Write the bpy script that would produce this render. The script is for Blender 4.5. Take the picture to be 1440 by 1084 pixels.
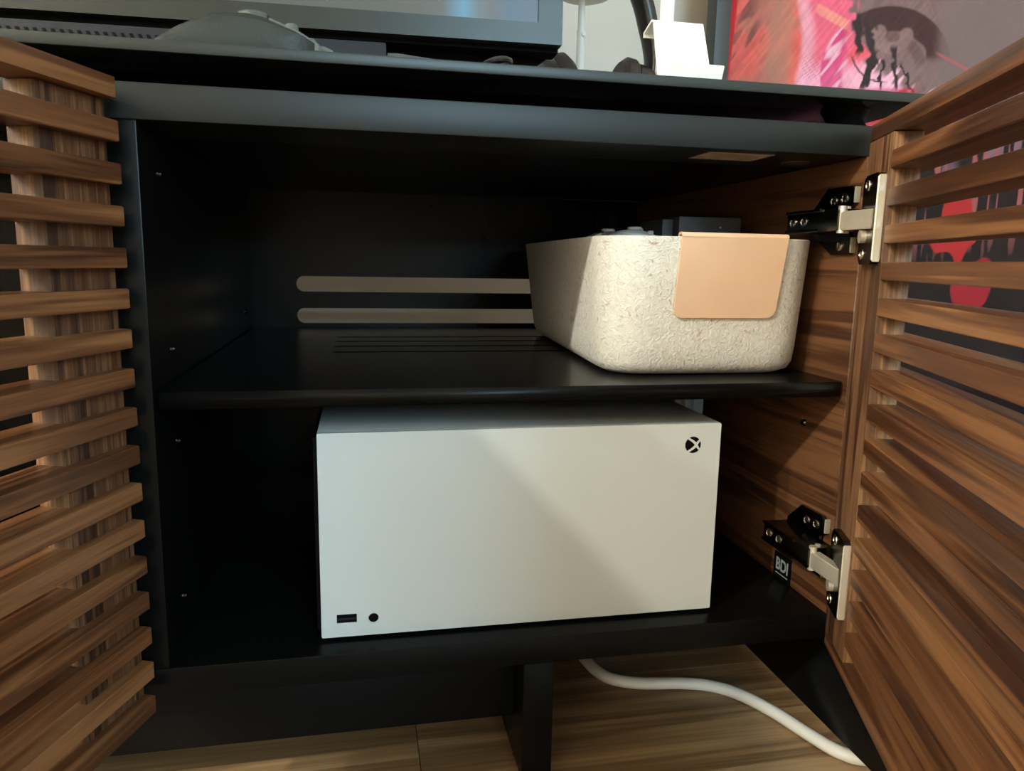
import bpy, bmesh, math, random
from mathutils import Vector, Matrix
import numpy as np

random.seed(7)
for o in list(bpy.data.objects):
    bpy.data.objects.remove(o, do_unlink=True)
scn = bpy.context.scene
COL = scn.collection

# ------------------------------------------------------------------ camera
cam_d = bpy.data.cameras.new('camera'); cam = bpy.data.objects.new('camera', cam_d); COL.objects.link(cam)
cam_d.sensor_fit = 'HORIZONTAL'; cam_d.sensor_width = 36.0; cam_d.lens = 1053.687 * 36.0 / 1440.0
cam_d.clip_start = 0.01
RT = Vector((0.98023712, -0.1970288, 0.01774355)); UP = Vector((0.01522282, 0.16455242, 0.98625086)); FW = Vector((0.19723956, 0.9664896, -0.16429972))
m = Matrix((RT, UP, -FW)).transposed().to_4x4(); m.translation = Vector((0.1288, -0.49989, 0.27385))
cam.matrix_world = m
scn.camera = cam

# ------------------------------------------------------------------ world, light, exposure
world = bpy.data.worlds.new('world'); scn.world = world; world.use_nodes = True
bgn = world.node_tree.nodes['Background']; bgn.inputs[0].default_value = (0.60, 0.75, 0.95, 1); bgn.inputs[1].default_value = 0.15
scn.view_settings.view_transform = 'Standard'; scn.view_settings.look = 'None'
scn.view_settings.exposure = 0.0; scn.view_settings.gamma = 1.0; scn.view_settings.use_curve_mapping = False
LAMP_POS = [(-2.43, -1.954, 2.22), (-3.46, -1.954, 2.22)]
LAMP_W = [270.0, 215.0]
LAMP_COL = (1.0, 0.975, 0.85)
WIN_C = (0.95, -3.16, 1.35); WIN_SIZE = (1.1, 1.3); WIN_W = 95.0; WIN_COL = (0.52, 0.82, 1.0)
wl = bpy.data.lights.new('window_daylight', 'AREA'); wl.shape = 'RECTANGLE'; wl.size = WIN_SIZE[0]; wl.size_y = WIN_SIZE[1]
wl.energy = WIN_W; wl.color = WIN_COL
wo = bpy.data.objects.new('window_daylight', wl); COL.objects.link(wo); wo.location = (WIN_C[0], WIN_C[1] - 0.02, WIN_C[2])
wo.rotation_euler = (math.radians(90), 0, 0)      # shines towards +y, into the room

ZF = -0.12          # floor
WALL_Y = 0.625       # wall behind the cabinet
X0, X1, Y0, ZC = -4.2, 2.1, -3.2, 2.30

# ------------------------------------------------------------------ materials
def nt(name):
    m = bpy.data.materials.new(name); m.use_nodes = True
    n = m.node_tree; b = n.nodes['Principled BSDF']
    return m, n, b
def N(n, t, **k):
    x = n.nodes.new(t)
    for a, v in k.items(): setattr(x, a, v)
    return x
def plain(name, col, rough=0.5, metal=0.0, spec=0.5, noise=0.0, nscale=60.0, bump=0.0, coat=0.0, emit=None, es=0.0):
    m, n, b = nt(name)
    b.inputs['Base Color'].default_value = (*col, 1); b.inputs['Roughness'].default_value = rough
    b.inputs['Metallic'].default_value = metal; b.inputs['Specular IOR Level'].default_value = spec
    b.inputs['Coat Weight'].default_value = coat
    tc = N(n, 'ShaderNodeTexCoord'); nz = N(n, 'ShaderNodeTexNoise'); nz.inputs['Scale'].default_value = nscale; nz.inputs['Detail'].default_value = 4
    n.links.new(tc.outputs['Object'], nz.inputs['Vector'])
    if noise:
        mx = N(n, 'ShaderNodeMix', data_type='RGBA', blend_type='MULTIPLY'); mx.inputs[0].default_value = 1.0
        mr = N(n, 'ShaderNodeMapRange'); mr.inputs[3].default_value = 1 - noise; mr.inputs[4].default_value = 1 + noise
        n.links.new(nz.outputs['Fac'], mr.inputs[0]); mx.inputs[6].default_value = (*col, 1)
        n.links.new(mr.outputs[0], mx.inputs[7]); n.links.new(mx.outputs[2], b.inputs['Base Color'])
    if bump:
        bp = N(n, 'ShaderNodeBump'); bp.inputs['Strength'].default_value = bump; bp.inputs['Distance'].default_value = 0.001
        n.links.new(nz.outputs['Fac'], bp.inputs['Height']); n.links.new(bp.outputs[0], b.inputs['Normal'])
    if emit:
        b.inputs['Emission Color'].default_value = (*emit, 1); b.inputs['Emission Strength'].default_value = es
    return m
def wood(name, dark, mid, light, axis='X', rough=0.42, s=1.0, streak=1.0, spec=0.4):
    """grain runs along `axis` of the object's own space"""
    m, n, b = nt(name); L = n.links.new
    tc = N(n, 'ShaderNodeTexCoord'); oi = N(n, 'ShaderNodeObjectInfo')
    off = N(n, 'ShaderNodeVectorMath', operation='SCALE'); cmb = N(n, 'ShaderNodeCombineXYZ')
    for i in range(3): L(oi.outputs['Random'], cmb.inputs[i])
    L(cmb.outputs[0], off.inputs[0]); off.inputs['Scale'].default_value = 3.7
    add = N(n, 'ShaderNodeVectorMath', operation='ADD'); L(tc.outputs['Object'], add.inputs[0]); L(off.outputs[0], add.inputs[1])
    def mapped(a, c):
        mp = N(n, 'ShaderNodeMapping'); sc = [c * s] * 3; sc['XYZ'.index(axis)] = a * s
        mp.inputs['Scale'].default_value = sc; L(add.outputs[0], mp.inputs[0]); return mp
    m1 = mapped(2.0, 48); n1 = N(n, 'ShaderNodeTexNoise'); n1.inputs['Scale'].default_value = 1.0; n1.inputs['Detail'].default_value = 3; n1.inputs['Distortion'].default_value = 0.8
    L(m1.outputs[0], n1.inputs['Vector'])
    m2 = mapped(14, 620); n2 = N(n, 'ShaderNodeTexNoise'); n2.inputs['Scale'].default_value = 1.0; n2.inputs['Detail'].default_value = 5
    L(m2.outputs[0], n2.inputs['Vector'])
    # rings: sine of the low noise gives the flowing cathedral lines
    mul = N(n, 'ShaderNodeMath', operation='MULTIPLY'); mul.inputs[1].default_value = 26.0; L(n1.outputs['Fac'], mul.inputs[0])
    sn = N(n, 'ShaderNodeMath', operation='SINE'); L(mul.outputs[0], sn.inputs[0])
    f1 = N(n, 'ShaderNodeMath', operation='MULTIPLY_ADD'); f1.inputs[1].default_value = 0.13; L(sn.outputs[0], f1.inputs[0]); L(n1.outputs['Fac'], f1.inputs[2])
    f2 = N(n, 'ShaderNodeMath', operation='MULTIPLY_ADD'); f2.inputs[1].default_value = 0.42 * streak; L(n2.outputs['Fac'], f2.inputs[0]); L(f1.outputs[0], f2.inputs[2])
    f3 = N(n, 'ShaderNodeMath', operation='MULTIPLY_ADD'); f3.inputs[1].default_value = 0.26; L(oi.outputs['Random'], f3.inputs[0]); L(f2.outputs[0], f3.inputs[2])
    rp = N(n, 'ShaderNodeValToRGB'); e = rp.color_ramp.elements
    mean = 0.63 + 0.21 * streak; e[0].position = 0.5 - 0.27; e[0].color = (*dark, 1); e[1].position = 0.5 + 0.26; e[1].color = (*light, 1)
    k = e.new(0.53); k.color = (*mid, 1)
    sh = N(n, 'ShaderNodeMath', operation='SUBTRACT'); sh.inputs[1].default_value = mean - 0.5; L(f3.outputs[0], sh.inputs[0]); L(sh.outputs[0], rp.inputs[0]); L(rp.outputs[0], b.inputs['Base Color'])
    bp = N(n, 'ShaderNodeBump'); bp.inputs['Strength'].default_value = 0.25; bp.inputs['Distance'].default_value = 0.0006
    L(n2.outputs['Fac'], bp.inputs['Height']); L(bp.outputs[0], b.inputs['Normal'])
    b.inputs['Roughness'].default_value = rough; b.inputs['Specular IOR Level'].default_value = spec
    return m
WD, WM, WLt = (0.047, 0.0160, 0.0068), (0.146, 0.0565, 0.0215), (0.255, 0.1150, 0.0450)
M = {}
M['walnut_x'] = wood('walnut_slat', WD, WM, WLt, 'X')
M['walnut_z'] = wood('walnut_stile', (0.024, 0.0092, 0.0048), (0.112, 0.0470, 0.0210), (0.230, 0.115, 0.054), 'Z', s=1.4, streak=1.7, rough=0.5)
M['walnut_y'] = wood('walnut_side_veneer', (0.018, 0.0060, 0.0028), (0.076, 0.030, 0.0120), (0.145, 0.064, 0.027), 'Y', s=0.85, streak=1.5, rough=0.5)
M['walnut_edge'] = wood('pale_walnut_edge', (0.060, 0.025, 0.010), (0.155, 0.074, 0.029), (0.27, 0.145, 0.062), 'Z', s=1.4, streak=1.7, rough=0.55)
M['oak'] = wood('oak_floor', (0.145, 0.083, 0.036), (0.270, 0.160, 0.073), (0.37, 0.235, 0.118), 'X', s=0.55, rough=0.5, streak=1.6)
M['black'] = plain('black_satin_paint', (0.0035, 0.0036, 0.0035), rough=0.26, spec=0.13, noise=0.15, nscale=9)
M['rail'] = plain('black_paint_lit_copy', (0.008, 0.0095, 0.0088), rough=0.38, spec=0.26)  # same black paint, lightened for the room light it reflects
M['black_edge'] = plain('black_top_glass', (0.006, 0.007, 0.007), rough=0.10, spec=0.6)
M['gap'] = plain('black_void_plastic', (0.002, 0.002, 0.002), rough=0.6, spec=0.08)
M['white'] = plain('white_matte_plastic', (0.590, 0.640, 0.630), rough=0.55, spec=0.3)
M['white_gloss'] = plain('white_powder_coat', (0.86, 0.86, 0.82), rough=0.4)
M['nickel'] = plain('nickel', (0.74, 0.70, 0.58), rough=0.40, metal=0.65, noise=0.12, nscale=90)
M['dark_nickel'] = plain('black_nickel', (0.10, 0.095, 0.085), rough=0.22, metal=1.0)
M['leather'] = plain('tan_leather', (0.76, 0.52, 0.345), rough=0.55, spec=0.3, noise=0.06, nscale=40, bump=0.15)
M['screw'] = plain('screw_steel', (0.70, 0.66, 0.56), rough=0.18, metal=1.0)
M['plaster'] = plain('wall_plaster', (0.70, 0.64, 0.565), rough=0.9, spec=0.1, noise=0.05, nscale=25, bump=0.5)
M['ceiling'] = plain('ceiling_paint', (0.80, 0.79, 0.75), rough=0.9, spec=0.1)
M['cable'] = plain('white_cable_sleeve', (0.72, 0.71, 0.65), rough=0.45)
M['dark_plastic'] = plain('dark_blue_grey_plastic', (0.014, 0.015, 0.019), rough=0.5, spec=0.15)
M['bezel'] = plain('tv_bezel', (0.018, 0.022, 0.019), rough=0.3, spec=0.28)  # black bezel, base colour greyed to carry the reflected room
M['grey_pad'] = plain('grey_translucent_plastic', (0.022, 0.027, 0.024), rough=0.42, spec=0.22, noise=0.08, nscale=400, bump=0.25)
M['pad_front'] = plain('smoky_clear_plastic', (0.055, 0.075, 0.082), rough=0.15, spec=0.7, coat=0.5)
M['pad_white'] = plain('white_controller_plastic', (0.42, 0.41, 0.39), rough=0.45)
M['metal_grey'] = plain('grey_aluminium', (0.045, 0.043, 0.043), rough=0.4, metal=0.0, spec=0.25)
M['head_leather'] = plain('black_padding', (0.022, 0.016, 0.014), rough=0.55, bump=0.2, nscale=150)
M['head_plastic'] = plain('black_headband', (0.010, 0.010, 0.011), rough=0.35)
M['frame_black'] = plain('black_frame_wood', (0.028, 0.028, 0.028), rough=0.45)
M['print_black'] = plain('black_print', (0.003, 0.003, 0.003), rough=0.5, spec=0.08)
M['print_grey'] = plain('grey_print', (0.32, 0.36, 0.38), rough=0.5)
M['box_grey'] = plain('dark_grey_box', (0.045, 0.050, 0.055), rough=0.5, noise=0.15, nscale=80)
M['sticker'] = plain('aged_sticker_paper', (0.42, 0.33, 0.23), rough=0.7, noise=0.45, nscale=70)
M['window_frame'] = plain('window_frame_paint', (0.75, 0.75, 0.72), rough=0.5)
M['lamp_glow'] = plain('lamp_diffuser', (0.9, 0.85, 0.7), emit=LAMP_COL, es=6.0)

def felt_mat():
    m, n, b = nt('cream_felt'); L = n.links.new
    tc = N(n, 'ShaderNodeTexCoord')
    a = N(n, 'ShaderNodeTexNoise'); a.inputs['Scale'].default_value = 230; a.inputs['Detail'].default_value = 6; a.inputs['Distortion'].default_value = 1.6
    c = N(n, 'ShaderNodeTexNoise'); c.inputs['Scale'].default_value = 85; c.inputs['Detail'].default_value = 5; c.inputs['Distortion'].default_value = 2.5
    for x in (a, c): L(tc.outputs['Object'], x.inputs['Vector'])
    r = N(n, 'ShaderNodeValToRGB'); e = r.color_ramp.elements
    e[0].position = 0.28; e[0].color = (0.48, 0.38, 0.29, 1); e[1].position = 0.60; e[1].color = (0.76, 0.755, 0.695, 1)
    k = e.new(0.38); k.color = (0.75, 0.73, 0.655, 1)
    L(c.outputs['Fac'], r.inputs[0]); 
    r2 = N(n, 'ShaderNodeMapRange'); r2.inputs[1].default_value = 0.3; r2.inputs[2].default_value = 0.7; r2.inputs[3].default_value = 0.86; r2.inputs[4].default_value = 1.08
    L(a.outputs['Fac'], r2.inputs[0])
    mx = N(n, 'ShaderNodeMix', data_type='RGBA', blend_type='MULTIPLY'); mx.inputs[0].default_value = 1
    L(r.outputs[0], mx.inputs[6]); L(r2.outputs[0], mx.inputs[7]); L(mx.outputs[2], b.inputs['Base Color'])
    bp = N(n, 'ShaderNodeBump'); bp.inputs['Strength'].default_value = 0.9; bp.inputs['Distance'].default_value = 0.0012
    L(a.outputs['Fac'], bp.inputs['Height']); L(bp.outputs[0], b.inputs['Normal'])
    b.inputs['Roughness'].default_value = 0.95; b.inputs['Specular IOR Level'].default_value = 0.05
    return m
M['felt'] = felt_mat()

def art_mat():
    m, n, b = nt('printed_poster')
    at = N(n, 'ShaderNodeVertexColor'); at.layer_name = 'print'
    n.links.new(at.outputs['Color'], b.inputs['Base Color']); b.inputs['Roughness'].default_value = 0.6; b.inputs['Specular IOR Level'].default_value = 0.04
    return m
M['art'] = art_mat()
def pane_mat(name, tint=(1, 1, 1)):
    m = bpy.data.materials.new(name); m.use_nodes = True; n = m.node_tree; n.nodes.clear(); L = n.links.new
    out = N(n, 'ShaderNodeOutputMaterial'); mx = N(n, 'ShaderNodeMixShader'); fr = N(n, 'ShaderNodeFresnel'); fr.inputs[0].default_value = 1.28
    t = N(n, 'ShaderNodeBsdfTransparent'); t.inputs[0].default_value = (*tint, 1); g = N(n, 'ShaderNodeBsdfGlossy'); g.inputs['Roughness'].default_value = 0.02
    ge = N(n, 'ShaderNodeNewGeometry'); sb_ = N(n, 'ShaderNodeMath', operation='SUBTRACT'); sb_.inputs[0].default_value = 1.0; L(ge.outputs['Backfacing'], sb_.inputs[1])
    ml = N(n, 'ShaderNodeMath', operation='MULTIPLY'); L(fr.outputs[0], ml.inputs[0]); L(sb_.outputs[0], ml.inputs[1])
    L(ml.outputs[0], mx.inputs[0]); L(t.outputs[0], mx.inputs[1]); L(g.outputs[0], mx.inputs[2]); L(mx.outputs[0], out.inputs[0])
    return m
M['pane'] = pane_mat('clear_glazing')
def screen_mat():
    m, n, b = nt('screen_painted_reflection'); L = n.links.new
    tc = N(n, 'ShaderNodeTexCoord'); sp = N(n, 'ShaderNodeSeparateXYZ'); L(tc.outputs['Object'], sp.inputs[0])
    r = N(n, 'ShaderNodeValToRGB'); e = r.color_ramp.elements  # ramp paints the reflected room and blue window streak as emission
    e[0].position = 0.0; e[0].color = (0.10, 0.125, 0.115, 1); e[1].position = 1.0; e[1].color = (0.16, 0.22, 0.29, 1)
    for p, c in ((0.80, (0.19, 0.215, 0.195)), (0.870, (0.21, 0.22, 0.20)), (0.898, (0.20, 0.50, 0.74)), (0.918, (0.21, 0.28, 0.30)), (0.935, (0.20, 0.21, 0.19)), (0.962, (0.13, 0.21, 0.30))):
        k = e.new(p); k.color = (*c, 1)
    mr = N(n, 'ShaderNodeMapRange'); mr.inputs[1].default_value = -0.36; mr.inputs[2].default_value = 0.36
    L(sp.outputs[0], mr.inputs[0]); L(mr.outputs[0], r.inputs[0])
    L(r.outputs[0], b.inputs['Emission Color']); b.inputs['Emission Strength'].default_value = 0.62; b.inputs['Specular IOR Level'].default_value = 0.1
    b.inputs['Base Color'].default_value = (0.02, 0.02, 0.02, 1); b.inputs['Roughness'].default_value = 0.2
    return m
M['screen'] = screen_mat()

# ------------------------------------------------------------------ mesh helpers
def add(bm, verts, faces):
    vs = [bm.verts.new(v) for v in verts]
    for f in faces:
        try: bm.faces.new([vs[i] for i in f])
        except ValueError: pass
    return vs
def bx(bm, x0, x1, y0, y1, z0, z1, b=0.0):
    vs = add(bm, [(x0,y0,z0),(x1,y0,z0),(x1,y1,z0),(x0,y1,z0),(x0,y0,z1),(x1,y0,z1),(x1,y1,z1),(x0,y1,z1)],
        [(0,3,2,1),(4,5,6,7),(0,1,5,4),(1,2,6,5),(2,3,7,6),(3,0,4,7)])
    if b:
        es = {e for v in vs for e in v.link_edges}
        bmesh.ops.bevel(bm, geom=list(es), offset=b, segments=2, profile=0.6, affect='EDGES')
def prism(bm, pts, fn, t0, t1, b=0.0):
    """polygon pts (a,b) extruded between t0 and t1; fn(a,b,t)->xyz"""
    n = len(pts)
    vs = add(bm, [fn(a, c, t0) for a, c in pts] + [fn(a, c, t1) for a, c in pts],
        [tuple(range(n))[::-1], tuple(range(n, 2*n))] + [(i, (i+1) % n, n+(i+1) % n, n+i) for i in range(n)])
    if b:
        es = [e for e in {e for v in vs for e in v.link_edges} if not (e.verts[0] in vs[:n]) != (e.verts[1] in vs[:n])]
        bmesh.ops.bevel(bm, geom=es, offset=b, segments=2, affect='EDGES')
def rrect(x0, x1, y0, y1, r, n=6, corners=(1,1,1,1)):
    out = []
    for (cx, cy, a0, on) in ((x1-r, y1-r, 0, corners[0]), (x0+r, y1-r, 90, corners[1]), (x0+r, y0+r, 180, corners[2]), (x1-r, y0+r, 270, corners[3])):
        if on:
            for i in range(n+1):
                a = math.radians(a0 + 90*i/n); out.append((cx + r*math.cos(a), cy + r*math.sin(a)))
        else:
            a = math.radians(a0+45); out.append((cx + r*(1 if math.cos(a) > 0 else -1), cy + r*(1 if math.sin(a) > 0 else -1)))
    return out
def frame_of(d):
    d = Vector(d).normalized(); u = d.cross(Vector((0,0,1)) if abs(d.z) < 0.9 else Vector((1,0,0))).normalized(); return u, d.cross(u)
def cyl(bm, p, q, r0, r1=None, n=20, caps=True):
    r1 = r0 if r1 is None else r1; p, q = Vector(p), Vector(q); u, w = frame_of(q-p)
    a = [p + r0*(math.cos(2*math.pi*i/n)*u + math.sin(2*math.pi*i/n)*w) for i in range(n)]
    c = [q + r1*(math.cos(2*math.pi*i/n)*u + math.sin(2*math.pi*i/n)*w) for i in range(n)]
    f = [(i, (i+1) % n, n+(i+1) % n, n+i) for i in range(n)]
    if caps: f += [tuple(range(n))[::-1], tuple(range(n, 2*n))]
    add(bm, a+c, f)
def lathe(bm, prof, p, axis=(0,0,1), n=28):
    p = Vector(p); d = Vector(axis).normalized(); u, w = frame_of(d)
    rings = [[p + h*d + max(r, 1e-5)*(math.cos(2*math.pi*i/n)*u + math.sin(2*math.pi*i/n)*w) for i in range(n)] for r, h in prof]
    vs = [v for r in rings for v in r]; f = []
    for k in range(len(rings)-1):
        for i in range(n): f.append((k*n+i, k*n+(i+1) % n, (k+1)*n+(i+1) % n, (k+1)*n+i))
    f += [tuple(range(n))[::-1], tuple(range((len(rings)-1)*n, len(rings)*n))]
    add(bm, vs, f)
def loft(bm, rings, cap=True):
    n = len(rings[0]); f = []
    for k in range(len(rings)-1):
        for i in range(n): f.append((k*n+i, k*n+(i+1) % n, (k+1)*n+(i+1) % n, (k+1)*n+i))
    if cap: f += [tuple(range(n))[::-1], tuple(range((len(rings)-1)*n, len(rings)*n))]
    add(bm, [v for r in rings for v in r], f)
def tube(bm, pts, r, n=14, sub=8):
    P = [Vector(p) for p in pts]; path = []
    for i in range(len(P)-1):
        p0, p1, p2, p3 = P[max(i-1, 0)], P[i], P[i+1], P[min(i+2, len(P)-1)]
        for k in range(sub):
            t = k/sub
            path.append(0.5*((2*p1) + (p2-p0)*t + (2*p0-5*p1+4*p2-p3)*t*t + (3*p1-p0-3*p2+p3)*t**3))
    path.append(P[-1]); rings = []
    for i, p in enumerate(path):
        d = path[min(i+1, len(path)-1)] - path[max(i-1, 0)]; u, w = frame_of(d)
        rr = r(i/(len(path)-1)) if callable(r) else r
        rings.append([p + rr*(math.cos(2*math.pi*j/n)*u + math.sin(2*math.pi*j/n)*w) for j in range(n)])
    loft(bm, rings)
def obj(name, bm, mat, parent=None, smooth=False, weld=False):
    me = bpy.data.meshes.new(name)
    bmesh.ops.recalc_face_normals(bm, faces=bm.faces); bm.to_mesh(me); bm.free()
    me.materials.append(M[mat] if isinstance(mat, str) else mat)
    if smooth:
        for p in me.polygons: p.use_smooth = True
        try: me.set_sharp_from_angle(angle=math.radians(38))
        except Exception: pass
    o = bpy.data.objects.new(name, me); COL.objects.link(o)
    if parent: o.parent = parent
    return o
def B(): return bmesh.new()
def box(name, mat, parent, *a, b=0.0):
    bm = B(); bx(bm, *a, b=b); return obj(name, bm, mat, parent, smooth=b > 0)
def thing(name, label, cat, loc=(0,0,0), rz=0.0, group=None):
    o = bpy.data.objects.new(name, None); o.empty_display_size = 0.02; COL.objects.link(o); o.location = loc; o.rotation_euler = (0,0,rz)
    o['label'] = label; o['category'] = cat
    if group: o['group'] = group
    return o
def tag(o, label, cat, group=None):
    o['label'] = label; o['category'] = cat
    if group: o['group'] = group
    return o
def struct(o, label=None):
    o['kind'] = 'structure'
    if label: o['label'] = label
    return o
def curve_plate(name, outline, holes, fn, t, mat, parent=None, bev=0.0):
    """flat plate with holes: 2D curve filled and extruded by t, then placed by fn(a,b,c)"""
    cu = bpy.data.curves.new('tmp', 'CURVE'); cu.dimensions = '2D'; cu.fill_mode = 'BOTH'; cu.extrude = t/2 - bev; cu.bevel_depth = bev; cu.bevel_resolution = 1; cu.offset = -bev
    for poly in [outline] + holes:
        s = cu.splines.new('POLY'); s.points.add(len(poly)-1); s.use_cyclic_u = True
        for p, (a, c) in zip(s.points, poly): p.co = (a, c, 0, 1)
    tmp = bpy.data.objects.new('tmp', cu); COL.objects.link(tmp)
    dg = bpy.context.evaluated_depsgraph_get(); me = bpy.data.meshes.new_from_object(tmp.evaluated_get(dg))
    bpy.data.objects.remove(tmp, do_unlink=True); bpy.data.curves.remove(cu)
    for v in me.vertices: v.co = fn(*v.co)
    bm = B(); bm.from_mesh(me); bpy.data.meshes.remove(me); bmesh.ops.remove_doubles(bm, verts=bm.verts, dist=1e-6)
    return obj(name, bm, mat, parent)
def text_mesh(name, body, size, mtx, mat, parent, ext=0.0001, sx=1.0):
    cu = bpy.data.curves.new('tmp', 'FONT'); cu.body = body; cu.size = size; cu.extrude = ext; cu.offset = size*0.03; cu.align_x = 'CENTER'; cu.align_y = 'CENTER'
    tmp = bpy.data.objects.new('tmp', cu); COL.objects.link(tmp)
    dg = bpy.context.evaluated_depsgraph_get(); me = bpy.data.meshes.new_from_object(tmp.evaluated_get(dg))
    bpy.data.objects.remove(tmp, do_unlink=True); bpy.data.curves.remove(cu)
    for v in me.vertices: v.co = mtx @ Vector((v.co.x*sx, v.co.y, v.co.z))
    me.name = name; me.materials.clear(); me.materials.append(M[mat])
    o = bpy.data.objects.new(name, me); COL.objects.link(o); o.parent = parent
    return o

# ------------------------------------------------------------------ the room
fl = struct(box('floor', 'gap', None, X0, X1, Y0, WALL_Y + 0.02, ZF-0.04, ZF-0.012), 'light oak plank floor')
pw, pl, g = 0.145, 1.25, 0.0003
pbm = B(); bx(pbm, g, pl-g, g, pw-g, -0.012, 0.0, b=0.0003); pme = None
row = 0; y = Y0
while y < WALL_Y - 0.001:
    off = -((row*0.47) % 1.0)*pl; x = X0 + off - 0.205
    while x < X1:
        xa, xb = max(x, X0), min(x+pl, X1)
        if xb - xa > 0.02:
            yb = min(pw, WALL_Y - y)
            full = abs((xb-xa) - pl) < 1e-6 and abs(yb-pw) < 1e-6
            if full and pme is None:
                p = obj('plank', pbm, 'oak', fl); pme = p.data
            elif full:
                p = bpy.data.objects.new('plank', pme); COL.objects.link(p); p.parent = fl
            else:
                q = B(); bx(q, g, xb-xa-g, g, yb-g, -0.012, 0.0, b=0.0003); p = obj('plank', q, 'oak', fl)
            p.location = (xa, y, ZF)
        x += pl
    y += pw; row += 1
struct(box('wall_back', 'plaster', None, X0, X1, WALL_Y, WALL_Y+0.1, ZF-0.04, ZC), 'pale textured plaster wall behind the cabinet')
struct(box('wall_left', 'plaster', None, X0-0.1, X0, Y0, WALL_Y, ZF-0.04, ZC))
struct(box('wall_right', 'plaster', None, X1, X1+0.1, Y0, WALL_Y, ZF-0.04, ZC))
struct(box('ceiling', 'ceiling', None, X0-0.1, X1+0.1, Y0-0.1, WALL_Y+0.1, ZC, ZC+0.08))
wx0, wx1 = WIN_C[0]-WIN_SIZE[0]/2, WIN_C[0]+WIN_SIZE[0]/2; wz0, wz1 = WIN_C[2]-WIN_SIZE[1]/2, WIN_C[2]+WIN_SIZE[1]/2
struct(curve_plate('wall_front', [(X0, ZF-0.04), (X1, ZF-0.04), (X1, ZC), (X0, ZC)], [[(wx0, wz0), (wx1, wz0), (wx1, wz1), (wx0, wz1)]],
    lambda a, c, t: Vector((a, Y0-0.05+t, c)), 0.1, 'plaster'))
w1 = struct(curve_plate('window_1', [(wx0-0.04, wz0-0.04), (wx1+0.04, wz0-0.04), (wx1+0.04, wz1+0.04), (wx0-0.04, wz1+0.04)], [[(wx0+0.03, wz0+0.03), (wx1-0.03, wz0+0.03), (wx1-0.03, wz1-0.03), (wx0+0.03, wz1-0.03)]],
    lambda a, c, t: Vector((a, Y0+0.012+t, c)), 0.02, 'window_frame'))
box('mullion', 'window_frame', w1, WIN_C[0]-0.015, WIN_C[0]+0.015, Y0+0.003, Y0+0.022, wz0+0.03, wz1-0.03)
struct(box('baseboard_back', 'window_frame', None, X0, X1, WALL_Y-0.014, WALL_Y, ZF, ZF+0.08, b=0.003))
for i, (p, wt) in enumerate(zip(LAMP_POS, LAMP_W)):
    t = thing('ceiling_lamp', ('round flush ceiling lamp nearer the cabinet', 'round flush ceiling lamp farther from the cabinet')[i], 'lamp', (p[0], p[1], ZC))
    bm = B(); lathe(bm, [(0.0, 0), (0.10, 0), (0.10, -0.018), (0.085, -0.022), (0.0, -0.022)], (0,0,0)); obj('housing', bm, 'white_gloss', t, True)
    bm = B(); lathe(bm, [(0.0, -0.0225), (0.075, -0.0225), (0.07, -0.027), (0.0, -0.028)], (0,0,0)); obj('diffuser', bm, 'lamp_glow', t, True)
    ld = bpy.data.lights.new('lamp_light', 'POINT'); ld.energy = wt; ld.color = LAMP_COL; ld.shadow_soft_size = 0.055
    lo = bpy.data.objects.new('lamp_light', ld); COL.objects.link(lo); lo.location = (p[0], p[1], p[2])

# ------------------------------------------------------------------ the cabinet
W, D, ZB, ZRB, ZRT = 0.4903, 0.464, -0.021, 0.3527, 0.3740
XL, XR = -0.565, 0.530
cab = thing('tv_cabinet', 'low black media cabinet with walnut slatted doors standing open', 'cabinet', (0, 0, 0))
box('bottom_panel', 'black', cab, XL, XR, 0.0, D+0.008, ZB, 0.0, b=0.0012)
box('divider', 'black', cab, -0.025, 0.0, 0.0, D, 0.0002, ZRB-0.0002, b=0.001)
box('side_panel', 'black', cab, XL, XL+0.025, 0.0, D, 0.0002, ZRB-0.0002, b=0.001)
bm = B(); bx(bm, XL, XR, 0.0, 0.075, ZRB, ZRT, b=0.001); obj('front_rail', bm, 'rail', cab, True)
box('top_panel', 'black', cab, XL, XR, 0.0755, D+0.008, ZRB+0.0006, ZRT)
# walnut-lined right side with a cable cut-out towards the back
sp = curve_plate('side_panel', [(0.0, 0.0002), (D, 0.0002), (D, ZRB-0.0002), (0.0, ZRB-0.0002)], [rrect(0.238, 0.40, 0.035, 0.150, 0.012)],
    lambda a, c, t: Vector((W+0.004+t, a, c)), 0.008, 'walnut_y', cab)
curve_plate('outer_skin', [(0.0, 0.0002), (D, 0.0002), (D, ZRB-0.0002), (0.0, ZRB-0.0002)], [rrect(0.238, 0.40, 0.035, 0.150, 0.012)],
    lambda a, c, t: Vector((0.519+t, a, c)), 0.0215, 'black', sp)
curve_plate('back_panel', [(XL, 0.0), (XR, 0.0), (XR, ZRB+0.0004), (XL, ZRB+0.0004)],
    [rrect(0.052, 0.438, 0.2315, 0.2506, 0.0095, 8), rrect(0.052, 0.438, 0.1925, 0.2114, 0.0094, 8)],
    lambda a, c, t: Vector((a, D+0.004+t, c)), 0.008, 'black', cab)
curve_plate('shelf', rrect(0.002, W-0.002, 0.0031, D-0.004, 0.001, 1), [rrect(0.103, 0.392, yy-0.0042, yy+0.0042, 0.0041, 6) for yy in (0.2096, 0.2558, 0.3014, 0.3451)],
    lambda a, c, t: Vector((a, c, 0.1816+t)), 0.0114, 'black', cab, 0.0)
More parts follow.
